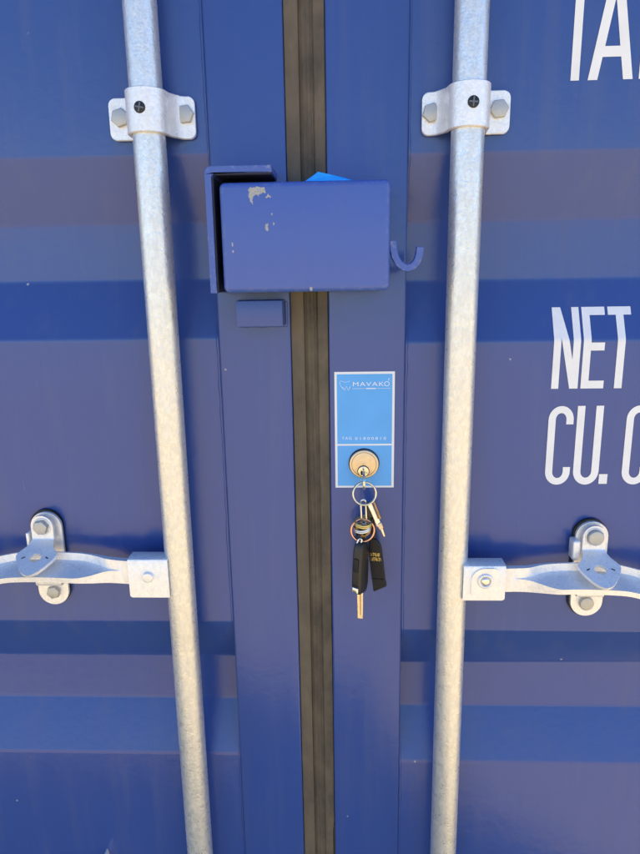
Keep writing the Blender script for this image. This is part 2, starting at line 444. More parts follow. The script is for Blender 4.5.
for s in (-1, 1):
    d = door[s]; X = BARX[s]
    # --- hub welded to the bar
    if s < 0: hx0, hx1 = P(128.5, 575, -.044).x, X - .010; zt, zb = P(150, 559.5, -.044).z, P(150, 597.5, -.044).z
    else: hx0, hx1 = X + .010, P(505.5, 580, -.044).x; zt, zb = P(485, 566, -.044).z, P(485, 600.5, -.044).z
    yf, yb = -.044, -.019
    far = hx0 if s < 0 else hx1
    # folded plate: front cheek, top, back cheek
    th = .0035
    prof_yz = [(yf, zb), (yf, zt - .003), (yf + .0009, zt - .0009), (yf + .003, zt), (yb - .003, zt), (yb - .0009, zt - .0009), (yb, zt - .003), (yb, zb + .004),
               (yb - th, zb + .004), (yb - th, zt - th - .001), (yb - th - .001, zt - th), (yf + th + .001, zt - th), (yf + th, zt - th - .001), (yf + th, zb)]
    secs = []
    xs = [hx0, hx0 + .0006, hx0 + .003, hx1 - .003, hx1 - .0006, hx1]
    for i, x in enumerate(xs):
        sh = {0: .0028, 1: .0012, 2: 0}.get(i if s < 0 else 5 - i, 0)
        secs.append([Vector((x, y, z + (sh if k in (0, 13) else 0) )) for k, (y, z) in enumerate(prof_yz)])
    v, f = loft(secs); hub = finish('handle_hub', v, f, 'zinc', d, 40)
    rv = P(147.5, 578, -.047) if s < 0 else P(485.5, 581.5, -.047)
    if s < 0:
        v, f = cyl_y((rv.x, rv.z), .0066, -.0478, -.0438, 30, .0016); finish('rivet', v, f, 'zinc', hub, 50)
    else:
        # raised pad with a rounded top-left corner and a dished rivet
        w_, h_ = .0165, .0185
        out = [(rv.x - w_, rv.z - h_ + .001), (rv.x + w_ * .96, rv.z - h_ + .001)] + arc(rv.x + w_ * .96 - .006, rv.z + h_ * .85 - .006, .006, .006, 0, 90, 5) + arc(rv.x - w_ + .016, rv.z + h_ * .85 - .016, .016, .016, 90, 180, 8)
        v, f = extrude_poly(out, [], -.0462, -.0438); finish('pad', v, f, 'zinc', hub, 30)
        v, f = ring((rv.x, -.0468, rv.z), .0076, .0018, (0, 1, 0), 36, 8); finish('washer', v, f, 'zinc', hub, 60)
        v, f = cyl_y((rv.x, rv.z), .0052, -.0490, -.0450, 26, .0024); finish('rivet', v, f, 'steel', hub, 60)
    # weld toe where the hub meets the bar
    we = []
    for i in range(12):
        z = zb + (zt - zb) * i / 11; e = noise.noise(Vector((s, 4, z * 300)))
        we.append((X - (-s) * -0 + (-1 if s < 0 else 1) * (.0145 + .0006 * e), -.0385, z))
    v, f = tube(we, .0032, 8); finish('weld_bead', v, f, 'zinc', hub, 70)
    # dark gap at the back corner by the bar
    bx = X + s * .0155
    # --- handle: flat bar at the hub, twisting into a pressed tray at the catch, then on to the grip
    # stations: (pixel x, pixel y of the middle, Y of the middle, tray factor 0..1, height)
    if s < 0:
        st = [(150, 572, -.0320, 0, .0150), (136, 571.5, -.0320, 0, .0150), (122, 570.5, -.0325, .05, .0150), (108, 569, -.034, .25, .015), (94, 566.5, -.036, .6, .0150),
              (80, 564.5, -.038, .9, .0150), (64, 563.5, -.039, 1, .0150), (40, 563, -.039, 1, .0150), (16, 563.5, -.039, 1, .015), (0, 566, -.040, .9, .015), (-16, 570, -.042, .6, .015),
              (-40, 577, -.046, .3, .014), (-80, 589, -.052, .1, .013), (-130, 602, -.056, 0, .013), (-165, 611, -.057, 0, .012), (-175, 613.5, -.057, 0, .008)]
    else:
        st = [(484, 580, -.0320, 0, .0150), (498, 579, -.0320, 0, .0150), (514, 578.5, -.0325, .05, .0150), (528, 578, -.034, .25, .015), (542, 576, -.036, .6, .0150),
              (556, 575, -.038, .9, .0150), (574, 574.5, -.039, 1, .0150), (598, 575, -.039, 1, .0150), (622, 576.5, -.039, 1, .015), (638, 580, -.040, .9, .015), (654, 585, -.042, .6, .015),
              (680, 594, -.046, .3, .014), (720, 608, -.052, .1, .013), (770, 622, -.056, 0, .013), (805, 631, -.057, 0, .012), (815, 633.5, -.057, 0, .008)]
    flat = [(-.0045, -1), (-.0046, .12), (-.0046, .16), (-.0042, 1), (.0042, 1), (.0045, .2), (.0045, -.6), (.0035, -1)]   # (y, fraction of height)
    tray = [(-.0178, -.0165), (-.0188, -.0098), (.0126, -.0012), (.0138, .0078), (.0170, .0078), (.0172, .0), (.0150, -.006), (-.0140, -.0168)]
    # same point order: front-bottom, front-top(back of tray), lip, lip, back, back-bottom, underside
    mid = []
    for (px, py, y, k, h) in st:
        c_ = P(px, py, y); k = k * k * (3 - 2 * k)
        mid.append((c_, k, h))
    # densify
    secs = []
    for i in range(len(mid) - 1):
        for q in range(4):
            u = q / 4; g0 = mid[max(0, i - 1)]; g1 = mid[i]; g2 = mid[i + 1]; g3 = mid[min(len(mid) - 1, i + 2)]
            def cr(a, b_, c2, d2): return .5 * (2 * b_ + (c2 - a) * u + (2 * a - 5 * b_ + 4 * c2 - d2) * u * u + (3 * b_ - a - 3 * c2 + d2) * u ** 3)
            c_ = cr(g0[0], g1[0], g2[0], g3[0]); k = max(0, min(1, cr(g0[1], g1[1], g2[1], g3[1]))); h = cr(g0[2], g1[2], g2[2], g3[2])
            secs.append([Vector((c_.x, c_.y + (1 - k) * a[0] + k * b_[0], c_.z + (1 - k) * a[1] * h + k * b_[1])) for a, b_ in zip(flat, tray)])
    v, f = loft(secs); hd = finish('handle', v, f, 'zinc', d, 28)

    # --- catch on the panel
    if s < 0: top, bot, pw = P(45.5, 512.5, -.006), P(54, 604.5, -.006), .0197
    else: top, bot, pw = P(592, 522, -.006), P(586.5, 616, -.006), .0197
    cx = (top.x + bot.x) / 2; yb0 = YP
    out = arc(cx, top.z - pw, pw, pw, 0, 180, 18) + arc(cx, bot.z + pw, pw, pw, 180, 360, 18)
    v, f = extrude_poly(out, [], yb0 - .0085, yb0 - .0042); base = finish('handle_catch', v, f, 'zinc', d, 30)
    md = base.modifiers.new('b', 'BEVEL'); md.width = .001; md.segments = 2; md.limit_method = 'ANGLE'; md.angle_limit = R(50)
    out = arc(cx + s * -.0 - .001, top.z - pw + .0012, pw + .0010, pw + .0010, 0, 180, 18) + arc(cx - .001, bot.z + pw - .0002, pw + .001, pw + .001, 180, 360, 18)
    v, f = extrude_poly(out, [], yb0 - .0042, yb0 - .0002); finish('backing_pad', v, f, 'black_rubber', base, 30)
    # swivelling latch plate: hangs from the upper bolt and folds forward over the handle
    ub = P(41.5, 527, -.016) if s < 0 else P(595, 537.3, -.016)
    lx = ub.x; lw = .0142
    zk = P(41, 541, -.015).z if s < 0 else P(595, 552, -.015).z     # fold line
    rows = []           # (half width, y, z, x shift)
    zt_ = ub.z
    for a in (90, 75, 60, 45, 30, 15, 0):
        rows.append((lw * math.cos(R(a)) + (.0003 if a == 90 else 0), -.0115, zt_ + lw * math.sin(R(a)), 0))
    rows += [(lw, -.0115, zk + .004, 0), (lw, -.0122, zk + .0015, 0), (lw, -.0142, zk - .0012, 0)]
    tl = .056; sl_ = R(25); sh = -s * .0018
    tw = [(.0, lw), (.10, lw + .0008), (.2, lw + .0030), (.3, .0212), (.38, .0244), (.46, .0252), (.56, .0232), (.68, .0196), (.80, .0152), (.90, .0108), (.965, .0062), (1.0, .0015)]
    for q, wd in tw[1:]:
        rows.append((wd, -.0142 - tl * q * math.cos(sl_), zk - .0012 - tl * q * math.sin(sl_), sh * q))
    tp = .0036; secs = []
    for i, (wd, y, z, xs_) in enumerate(rows):
        a = rows[max(0, i - 1)]; b2 = rows[min(len(rows) - 1, i + 1)]; tt = Vector((0, b2[1] - a[1], b2[2] - a[2])).normalized(); nn = Vector((0, tt.z, -tt.y)) 
        if nn.y > 0 and abs(nn.y) > abs(nn.z): nn = -nn
        if nn.z < 0 and abs(nn.z) >= abs(nn.y): nn = -nn
        o_ = Vector((lx + xs_, y, z)); secs.append([o_ + Vector((-wd, 0, 0)), o_ + Vector((-wd + .0004, 0, 0)) + nn * tp, o_ + Vector((wd - .0004, 0, 0)) + nn * tp, o_ + Vector((wd, 0, 0))])
    v, f = loft(secs); lt = finish('latch', v, f, 'zinc', base, 40)
    md = lt.modifiers.new('b', 'BEVEL'); md.width = .0008; md.segments = 2; md.limit_method = 'ANGLE'; md.angle_limit = R(40)
    # seal hole in the tongue, cut with a pin
    hp = Vector((lx + sh * .52, -.0142 - tl * .52 * math.cos(sl_), zk - .0012 - tl * .52 * math.sin(sl_)))
    n_ = Vector((0, -math.sin(sl_), math.cos(sl_)))
    q_ = Vector((0, 0, 1)).rotation_difference(n_)
    def oval(rx, ry, lo, hi, m=24):
        S = []
        for h in (lo, hi): S.append([hp + q_ @ Vector((rx * math.cos(2 * math.pi * k / m), ry * math.sin(2 * math.pi * k / m), h)) for k in range(m)])
        return loft(S)
    v, f = oval(.0072, .0068, -.006, .010)
    ct = finish('cutter', v, f, 'dark_hole', None, 0)
    bpy.context.view_layer.objects.active = lt
    bo = lt.modifiers.new('hole', 'BOOLEAN'); bo.object = ct; bo.solver = 'EXACT'; bo.operation = 'DIFFERENCE'
    # bake the modifiers so that the cutter can go
    dg = bpy.context.evaluated_depsgraph_get(); nm = bpy.data.meshes.new_from_object(lt.evaluated_get(dg)); lt.modifiers.clear(); lt.data = nm
    bpy.data.objects.remove(ct)
    for q in (-1, 1):       # small slots beside the hole
        bm = boxmesh((-.0022, -.0007, 0), (.0022, .0007, .0003), 0, 1, Matrix.Translation(hp + n_ * (tp + .00005) + Vector((q * .0145, 0, 0))) @ q_.to_matrix().to_4x4() @ Matrix.Rotation(-q * .5, 4, 'Z'))
        bmobj('slot', bm, 'dark_hole', base, 0)
    # bolts
    hexbolt('bolt', (ub.x, ub.z), .0094, -.0149, .0062, base, .15 if s < 0 else .3, 'bolt', 6 if s < 0 else 20)
    v, f = ring((ub.x, -.0152, ub.z), .0108, .0011, (0, 1, 0), 32, 8); finish('washer', v, f, 'zinc', base, 60)
    lb = P(52.5, 593.5, -.012) if s < 0 else P(587.3, 605, -.012)
    hexbolt('bolt', (lb.x, lb.z), .0088, yb0 - .0083, .0062, base, .25, 'bolt', 6 if s < 0 else 20)
    # lower rest: bent lip the handle lies on, with a small dark hole
    zr = P(50, 583, -.012).z if s < 0 else P(590, 594, -.012).z
    pr = [(yb0 - .0083, zr + .010), (-.016, zr + .0085), (-.0165, zr + .0005), (-.015, zr - .0022), (yb0 - .0083, zr - .003)]
    rx0, rx1 = cx - .0165, cx + .0165
    v, f = loft([[Vector((x, y, z)) for y, z in pr] for x in (rx0, rx0 + .001, rx1 - .001, rx1)]); finish('rest', v, f, 'zinc', base, 40)
    hp2 = P(58, 577.5, -.0175) if s < 0 else P(580, 588.5, -.0175)
    v, f = cyl_y((hp2.x, hp2.z), .0022, -.0172, -.012, 14); finish('pin_hole', v, f, 'dark_hole', base, 40)
    # stop tab at the left edge of the plate
    tb = P(29.5, 533, -.012) if s < 0 else P(576, 543, -.014)
    if s < 0: box('tab', (tb.x - .0018, -.018, tb.z - .018), (tb.x + .0018, yb0 - .004, tb.z + .002), 'zinc', base, .0008)
    else: box('tab', (tb.x - .0045, -.018, tb.z - .022), (tb.x + .0045, yb0 - .004, tb.z + .004), 'zinc', base, .0028, 3)

# tip of a steel tab low on the left door
tp_ = P(103.5, 857.5, -.012)
v, f = extrude_poly([(tp_.x - .012, tp_.z - .07), (tp_.x + .012, tp_.z - .07), (tp_.x + .007, tp_.z - .03), (tp_.x + .0010, tp_.z), (tp_.x - .0006, tp_.z), (tp_.x - .005, tp_.z - .03)], [], -.016, YP - .0002)
stb = finish('steel_tab', v, f, 'zinc', door[-1], 30)
hexbolt('bolt', (tp_.x, tp_.z - .055), .0055, -.016, .004, stb)

# ------------------------------------------------------------------ lock box
YF = -.060
a0, a1 = P(218.2, 183, YF), P(389.8, 292, YF)
box('lock_box', (a0.x, YF, P(300, 292, YF).z), (a1.x, -.0015, P(300, 180.5, YF).z), 'box_paint', door[1], .0062, 5, label='blue steel lock box with chipped paint over the gap')
lbx = [o for o in bpy.data.objects if o.name.startswith('lock_box')][0]
YB = -.056
def plate_pts(px, py): q = P(px, py, YB); return (q.x, q.z)
bl_, br_, bt_, bb_ = P(208, 230, YB).x - .0008, P(271.5, 168, YB).x, P(240, 165.5, YB).z, P(218, 293.5, YB).z
tk = .0068
out = [(bl_, bb_), (bl_ + tk, bb_), (bl_ + tk, bt_ - tk - .003), (bl_ + tk + .003, bt_ - tk), (br_, bt_ - tk), (br_, bt_)] + arc(bl_ + .006, bt_ - .006, .006, .006, 90, 180, 6)
v, f = extrude_poly(out, [], YB, -.0003); br = finish('catch_bracket', v, f, 'box_paint', door[-1], 35, label='bent blue steel bracket hooking round the lock box corner')
md = br.modifiers.new('b', 'BEVEL'); md.width = .0012; md.segments = 2; md.limit_method = 'ANGLE'; md.angle_limit = R(40)
box('shade_sheet', (bl_ + tk + .0001, YB + .003, bb_ + .001), (bl_ + tk + .0016, -.002, bt_ - tk - .004), 'gap_shade', br)  # dark sheets added inside the bracket; the slit's shade is in their colour
box('shade_sheet', (bl_ + tk + .004, YB + .003, bt_ - tk - .0016), (br_ - .001, -.002, bt_ - tk - .0001), 'gap_shade', br)
box('shade_sheet', (bl_ + tk + .0018, -.0019, bb_ + .001), (br_ - .001, -.0006, bt_ - tk - .0018), 'gap_shade', br)
q0, q1 = P(235.5, 301, -.034), P(283, 326.5, -.034)
box('lock_tube', (q0.x, -.034, q1.z), (q1.x, -.0003, q0.z), 'paint_dull', door[-1], .0010, 2)
wp = [(q0.x - .001, q0.z), (q0.x - .001, q1.z - .001), (q1.x + .001, q1.z - .001), (q1.x + .001, q0.z)]; path = []
for (xa, za), (xb, zb2) in zip(wp, wp[1:]):
    for i in range(10): path.append((xa + (xb - xa) * i / 10 + .0006 * noise.noise(Vector((i * 1.7, xa * 90, za * 80))), -.0008, za + (zb2 - za) * i / 10 + .0008 * noise.noise(Vector((i * 2.3, za * 90, 4)))))
v, f = tube(path, [.0021 + .0007 * noise.noise(Vector((i * .9, 2, 2))) for i in range(len(path))], 7); finish('weld_bead', v, f, 'paint_dull', door[-1], 80)
# hook on the right side of the box
hk = [P(x, y, -.045) for x, y in ((392.6, 241), (393.0, 250), (394.8, 257), (398.5, 263.5), (403, 267), (407.5, 268), (412, 266.5), (416, 262.5), (418.6, 256), (419.8, 247))]
secs = []
for i, p in enumerate(hk):
    t_ = (hk[min(i + 1, len(hk) - 1)] - hk[max(i - 1, 0)]).normalized(); n_ = Vector((t_.z, 0, -t_.x)); w_ = .0037
    secs.append([p + n_ * w_ + Vector((0, -.006, 0)), p - n_ * w_ + Vector((0, -.006, 0)), p - n_ * w_ + Vector((0, .006, 0)), p + n_ * w_ + Vector((0, .006, 0))])
v, f = loft(secs); ho = finish('hook', v, f, 'box_paint', lbx, 40)
md = ho.modifiers.new('b', 'BEVEL'); md.width = .0007; md.segments = 2; md.limit_method = 'ANGLE'; md.angle_limit = R(50)
# paint chips on the front of the box (photo pixels of their outlines)
def px_outline(pts, o=(200, 150), k=6.4): return [P(o[0] + x / k, o[1] + y / k, YF) for x, y in pts]
chips = [([(308, 250), (322, 238), (345, 240), (372, 234), (414, 235), (418, 262), (424, 280), (405, 272), (392, 278), (380, 285), (374, 300), (366, 288), (352, 286), (343, 300), (338, 322), (343, 352), (334, 345), (322, 322), (312, 285)], 6.4, (200, 150)),
         ([(428, 290), (437, 276), (444, 290), (456, 292), (452, 306), (436, 302), (420, 308)], 6.4, (200, 150)),
         ([(456, 402), (466, 408), (462, 420), (455, 416)], 6.4, (200, 150)),
         ([(421, 474), (434, 470), (437, 490), (434, 520), (424, 518), (415, 492)], 6.4, (200, 150)),
         ([(470, 462), (477, 470), (473, 486), (467, 478)], 6.4, (200, 150)),
         ([(204, 82), (211, 80), (213, 100), (208, 112), (205, 98)], 6.4, (200, 230)),
         ([(206, 132), (214, 128), (218, 142), (210, 150)], 6.4, (200, 230)),
         ([(90, 584), (98, 578), (104, 586), (100, 598), (92, 598)], 4.571, (290, 160))]
for pts, k, o_ in chips:
    q = px_outline(pts, o_, k); fine = []
    for i, a in enumerate(q):                      # ragged edge
        b_ = q[(i + 1) % len(q)]
        for u in (0, .33, .66):
            p = a.lerp(b_, u); j = (b_ - a).length * .16
            fine.append((p.x + random.uniform(-j, j), p.z + random.uniform(-j, j)))
    try:
        v, f = extrude_poly(fine, [], YF - .00012, YF + .0004); finish('paint_chip', v, f, 'chip', lbx, 0)
    except Exception: pass

# scrap of blue film lying on top of the box
zt_ = P(300, 180.5, YF).z
A, B, C_, D_ = P(305, 180.2, -.052), P(318, 171.8, -.046), P(333, 175, -.045), P(353, 180.2, -.050)
base_ = [Vector((A.x, -.052, zt_ + .0004)), Vector((D_.x, -.050, zt_ + .0004)), Vector((D_.x - .006, -.026, zt_ + .0006)), Vector((A.x + .004, -.022, zt_ + .0006))]
rid = [B, C_, Vector((C_.x + .004, -.032, C_.z - .002)), Vector((B.x + .004, -.030, B.z - .001))]
midp = [A.lerp(B, .5) + Vector((.0006, -.001, -.0008)), C_.lerp(D_, .45) + Vector((0, -.001, .0003))]
v = base_ + rid + midp
f = [(0, 8, 4), (0, 4, 5), (0, 5, 1), (5, 9, 1), (1, 2, 6), (1, 6, 9), (9, 6, 5), (4, 5, 6), (4, 6, 7), (2, 3, 7), (2, 7, 6), (3, 0, 8), (3, 8, 7), (8, 4, 7), (0, 1, 2, 3)]
sc_ = finish('plastic_scrap', v, f, 'azure_film', None, 0)
tag(sc_, 'crumpled bright azure scrap of plastic film lying on top of the lock box', 'plastic scrap')

# ------------------------------------------------------------------ white lettering on the right door
def glyph(polys, s=1, off=.0005):
    """polys: list of (outer, holes) in (x, z) on the right door; laid on the corrugated skin"""
    bm = bmesh.new()
    for outer, holes in polys:
        loops = [outer] + holes; flat = [p for l in loops for p in l]
        vv = [bm.verts.new((p[0], 0, p[1])) for p in flat]
        for tr in tessellate_polygon([[Vector((p[0], p[1], 0)) for p in l] for l in loops]):
            try: bm.faces.new([vv[i] for i in tr])
            except ValueError: pass
    for k in KINK[s]:
        for z in k:
            for dz in (-.0030, -.0015, 0, .0015, .0030):
                bmesh.ops.bisect_plane(bm, geom=bm.verts[:] + bm.edges[:] + bm.faces[:], plane_co=(0, 0, z + dz), plane_no=(0, 0, 1))
    rp = rounded(prof_points(s), .0030, 4)
    def sk(z):
        for (z0, y0), (z1, y1) in zip(rp, rp[1:]):
            if z0 >= z >= z1: return y0 + (y1 - y0) * (z0 - z) / max(1e-9, z0 - z1)
        return YP
    for vx in bm.verts: vx.co.y = sk(vx.co.z) - off
    bmesh.ops.recalc_face_normals(bm, faces=bm.faces)
    if sum(fc.normal.y for fc in bm.faces) > 0: bmesh.ops.reverse_faces(bm, faces=bm.faces)
    return bm
def put(name, polys):
    me = bpy.data.meshes.new(name); bm = glyph(polys); bm.to_mesh(me); bm.free()
    return finish_me(name, me, 'letter_paint', door[1], 0, recalc=False)
def X_(px, py, y=YP): return P(px, py, y).x
def Z_(px, py, y=YP): return P(px, py, y).z
def gE(x0, x1, z0, z1, t, m): zm = z0 + (z1 - z0) * .525; return [([(x0, z0), (x1, z0), (x1, z0 + t), (x0 + t * .95, z0 + t), (x0 + t * .95, zm - t / 2), (x1 - m, zm - t / 2), (x1 - m, zm + t / 2), (x0 + t * .95, zm + t / 2), (x0 + t * .95, z1 - t), (x1, z1 - t), (x1, z1), (x0, z1)], [])]
def gT(x0, x1, z0, z1, t): c_ = (x0 + x1) / 2; h = t * .48; return [([(c_ - h, z0), (c_ + h, z0), (c_ + h, z1 - t), (x1, z1 - t), (x1, z1), (x0, z1), (x0, z1 - t), (c_ - h, z1 - t)], [])]
def gN(x0, x1, z0, z1, t):
    k = t * 1.05; q = (z1 - z0)
    return [([(x0, z0), (x0 + t * .9, z0), (x0 + t * .9, z1 - q * .36), (x1 - k, z0), (x1, z0), (x1, z1), (x1 - t * .9, z1), (x1 - t * .9, z0 + q * .36), (x0 + k, z1), (x0, z1)], [])]
def gC(x0, x1, z0, z1, t):
    r = (x1 - x0) / 2; rz = r * 1.12; cx = (x0 + x1) / 2; ri = r - t * .92; riz = rz - t * .92; e = (z1 - z0) * .17
    o = arc(cx, z1 - rz, r, rz, 0, 180, 18) + arc(cx, z0 + rz, r, rz, 180, 360, 18)
    o = [(x1, z1 - rz - e * .35)] + o + [(x1, z0 + rz + e * .35), (x1 - t * .92, z0 + rz + e * .35)]
    i = arc(cx, z0 + rz, ri, riz, 360, 180, 14) + arc(cx, z1 - rz, ri, riz, 180, 0, 14) + [(x1 - t * .92, z1 - rz - e * .35)]
    return [(o + i, [])]
def gU(x0, x1, z0, z1, t):
    r = (x1 - x0) / 2; rz = r * 1.12; cx = (x0 + x1) / 2; ri = r - t * .95; riz = rz - t * .95
    return [([(x0, z1)] + arc(cx, z0 + rz, r, rz, 180, 360, 18) + [(x1, z1), (x1 - t * .95, z1)] + arc(cx, z0 + rz, ri, riz, 360, 180, 14) + [(x0 + t * .95, z1)], [])]
def gA(x0, x1, z0, z1, t):
    c_ = (x0 + x1) / 2; h = t * .68; q = z1 - z0; W = (x1 - x0) / 2
    f = lambda z: W - (W - h) * (z - z0) / q          # outer half width at z
    tk = t * 1.06; zb_, zt__ = z0 + q * .225, z0 + q * .33 
    zi = z0 + q * .80
    return [([(x0, z0), (x0 + tk, z0), (c_ - f(zb_) + tk, zb_), (c_ + f(zb_) - tk, zb_), (x1 - tk, z0), (x1, z0), (c_ + h, z1), (c_ - h, z1)],
             [[(c_ - f(zt__) + tk, zt__), (c_ + f(zt__) - tk, zt__), (c_, zi)]])]
def gR(x0, x1, z0, z1, t):
    q = z1 - z0; zm = z0 + q * .45; r = min((z1 - zm) / 2, (x1 - x0) * .6)
    o = [(x0, z0), (x0 + t, z0), (x0 + t, zm), (x0 + t * 1.25, zm), (x1 - t, z0), (x1, z0), (x1 - t * .3, zm + t * .2)] + arc(x1 - r, z1 - r, r, r, 0, 90, 8) + [(x0, z1)]
    hole = [(x0 + t, zm + t), (x1 - t, zm + t), (x1 - t, z1 - t), (x0 + t, z1 - t)]
    return [(o, [hole])]
# NET (its upper third climbs the sloping face of the rib)
zb_ = (Z_(555, 389) + Z_(600, 388)) / 2; cap = Z_(572, 405.5) - Z_(572, 484)
capz = None
yt = prof(1, Z_(575, 307, .012)); zt_ = Z_(575, 307, .016)
for _ in range(6): zt_ = Z_(575, 307, prof(1, zt_))
TS = .0092
put('letter_n', gN(X_(550.8, 388), X_(577.2, 388), zb_, zt_, TS))
put('letter_e', gE(X_(580, 388), X_(602.8, 388), zb_, zt_, TS, .0022))
tc_ = (X_(613.2, 387) + X_(621.2, 387)) / 2; tw_ = .0126 * 1.05
tc_ = (X_(613.3, 387) + X_(621.4, 387)) / 2
put('letter_t', gT(tc_ - tw_, tc_ + tw_, zb_, zt_, TS))
# CU. C
z0_, z1_ = Z_(560, 484.5), Z_(560, 406)
put('letter_c', gC(X_(546.3, 450), X_(573, 425), z0_, z1_, TS))
put('letter_u', gU(X_(573.6, 460), X_(601.8, 430), z0_, z1_, TS))
zd0, zd1 = Z_(602, 483.7), Z_(602, 474)
put('full_stop', [([(X_(598.4, 479), zd0), (X_(606.8, 479), zd0), (X_(606.8, 479), zd1), (X_(598.4, 479), zd1)], [])])
cw = X_(573, 425) - X_(546.3, 450)
xc = X_(623.4, 450); put('letter_c', gC(xc, xc + cw, z0_, z1_, TS))
# TAR(E), cut by the top and the side of the photograph
z0_ = Z_(590, 80.3); z1_ = z0_ + cap
tc_ = (X_(569.5, 80.5) + X_(579.2, 80.5)) / 2
put('letter_t', gT(tc_ - tw_, tc_ + tw_, z0_, z1_, TS))
put('letter_a', gA(X_(587.3, 80), X_(632.3, 78.5), z0_, z1_, TS * 1.02))
xr = X_(638.3, 78); put('letter_r', gR(xr, xr + .030, z0_, z1_, TS))

# ------------------------------------------------------------------ sticker with the lock cylinder
sx0, sx1, sz0, sz1 = P(336, 372).x - .0001, P(394, 371).x + .0001, P(365, 487.3).z, P(365, 371.6).z
sx0 = (P(334.3, 372).x + P(335.5, 487).x) / 2; sx1 = (P(394.8, 371).x + P(393.6, 487).x) / 2
sbm = boxmesh((sx0, -.0007, sz0), (sx1, -.0001, sz1)); st_ = bmobj('sticker', sbm, 'sticker_white', door[1], 0, 'light blue sticker with white border and logo round the key lock')
bw = .0029; zmid = P(365, 444.6).z
def sheet(name, x0, x1, z0, z1, y, m, parent): return finish(name, [(x0, y, z0), (x1, y, z0), (x1, y, z1), (x0, y, z1)], [(0, 1, 2, 3)], m, parent, 0)
sheet('blue_field', sx0 + bw, sx1 - bw, zmid + .0011, sz1 - bw, -.0010, 'sticker_blue', st_)
sheet('blue_field', sx0 + bw, sx1 - bw, sz0 + bw * .8, zmid - .0011, -.0010, 'sticker_blue', st_)
def text(body_, x, z, size, y, m, parent, sx=1.0, space=1.0, align='LEFT', name='lettering', off=0.0):
    cu = bpy.data.curves.new('txt', 'FONT'); cu.body = body_; cu.size = size; cu.space_character = space; cu.align_x = align; cu.offset = off
    o = bpy.data.objects.new('txt', cu); COL.objects.link(o)
    dg = bpy.context.evaluated_depsgraph_get(); me = bpy.data.meshes.new_from_object(o.evaluated_get(dg))
    bpy.data.objects.remove(o)
    for v_ in me.vertices: v_.co = Vector((x + v_.co.x * sx, y, z + v_.co.y))
    return finish_me(name, me, m, parent, 0, recalc=False)
SCL = .0700 / 59.5      # metres per photo pixel on the sticker
def spx(px, py): q = P(px, py, -.001); return q.x, q.z
x_, z_ = spx(352.3, 386.2); text('MAVAK', x_, z_, .0072, -.0013, 'sticker_print', st_, 1.42, 1.14)
x_, z_ = spx(383.8, 386.2); text('O', x_, z_, .0086, -.0013, 'sticker_print', st_, 1.0)
x_, z_ = spx(388.0, 380.4); finish('accent', [(x_, -.0013, z_), (x_ + .0009, -.0013, z_), (x_ + .0019, -.0013, z_ + .003), (x_ + .0011, -.0013, z_ + .003)], [(0, 1, 2, 3)], 'sticker_print', st_, 0)
x_, z_ = spx(352.3, 388.6); x2, _z = spx(390.5, 388.6)
for a_, b_, hh in ((0, .34, .0002), (.36, .62, .0006), (.64, 1, .0002)):
    sheet('rule', x_ + (x2 - x_) * a_, x_ + (x2 - x_) * b_, z_ - hh, z_ + hh, -.0013, 'sticker_print', st_)
# emblem: W inside a broken shield line
def line2(pts, wd, m, name, parent, y=-.0013):
    vv, ff = [], []
    for i, p in enumerate(pts):
        a = Vector(pts[max(0, i - 1)]); b_ = Vector(pts[min(len(pts) - 1, i + 1)]); t_ = (b_ - a).normalized(); n_ = Vector((-t_.y, t_.x)) * wd / 2
        vv += [(p[0] + n_.x, y, p[1] + n_.y), (p[0] - n_.x, y, p[1] - n_.y)]
    for i in range(len(pts) - 1): ff.append((2 * i, 2 * i + 1, 2 * i + 3, 2 * i + 2))
    return finish(name, vv, ff, m, parent, 0)
line2([spx(*p) for p in ((342.6, 387), (344.6, 390.3), (346.4, 386.2), (348.3, 390.3), (350.3, 386.6))], .0007, 'sticker_print', 'emblem', st_)
line2([spx(*p) for p in ((343.2, 389), (340.8, 386.2), (339.6, 382.6), (340.6, 380.8), (342.6, 381.4), (345.5, 382.2), (348.4, 381.4), (350.2, 381.0))], .00038, 'sticker_print', 'emblem', st_)
x_, z_ = spx(341.8, 439.6); text('TAG', x_, z_, .0050, -.0013, 'sticker_print', st_, 1.05, 1.3)
x_, z_ = spx(355.0, 439.8); text('01800810', x_, z_, .0050, -.0013, 'sticker_print', st_, 1.30, 1.5)
# soft printed arcs
cc = spx(363.8, 464)
line2([(cc[0] + .0228 * math.cos(R(a)), cc[1] + .0228 * math.sin(R(a))) for a in range(160, 384, 6)], .0006, 'sticker_faint', 'printed_arc', st_)
# cylinder
lc = P(364, 464.2, -.004); LR = .0178
v, f = ring((lc.x, -.0012, lc.z + .0004), LR + .0001, .0008, (0, 1, 0), 56, 8); 
cyv, cyf = cyl_y((lc.x, lc.z), LR, -.0050, -.0004, 64, .0012)
cyl = finish('lock_cylinder', cyv, cyf, 'brass', door[1], 40, 'round brass lock face in the lower sticker field')
finish('rim', v, f, 'dark_hole', cyl, 60)
v, f = ring((lc.x, -.0050, lc.z), LR - .0030, .0003, (0, 1, 0), 56, 6); finish('groove', v, f, 'old_brass', cyl, 60)
kc = P(363.4, 471.5, -.006)
v, f = cyl_y((kc.x, kc.z), .0066, -.0064, -.0045, 36, .0006); core = finish('lock_core', v, f, 'nickel', cyl, 40)
v, f = ring((kc.x, -.0052, kc.z), .0069, .0005, (0, 1, 0), 40, 6); finish('core_gap', v, f, 'dark_hole', cyl, 60)
box('keyway', (kc.x - .0032, -.0067, kc.z - .0045), (kc.x - .0012, -.0060, kc.z + .001), 'dark_hole', cyl)

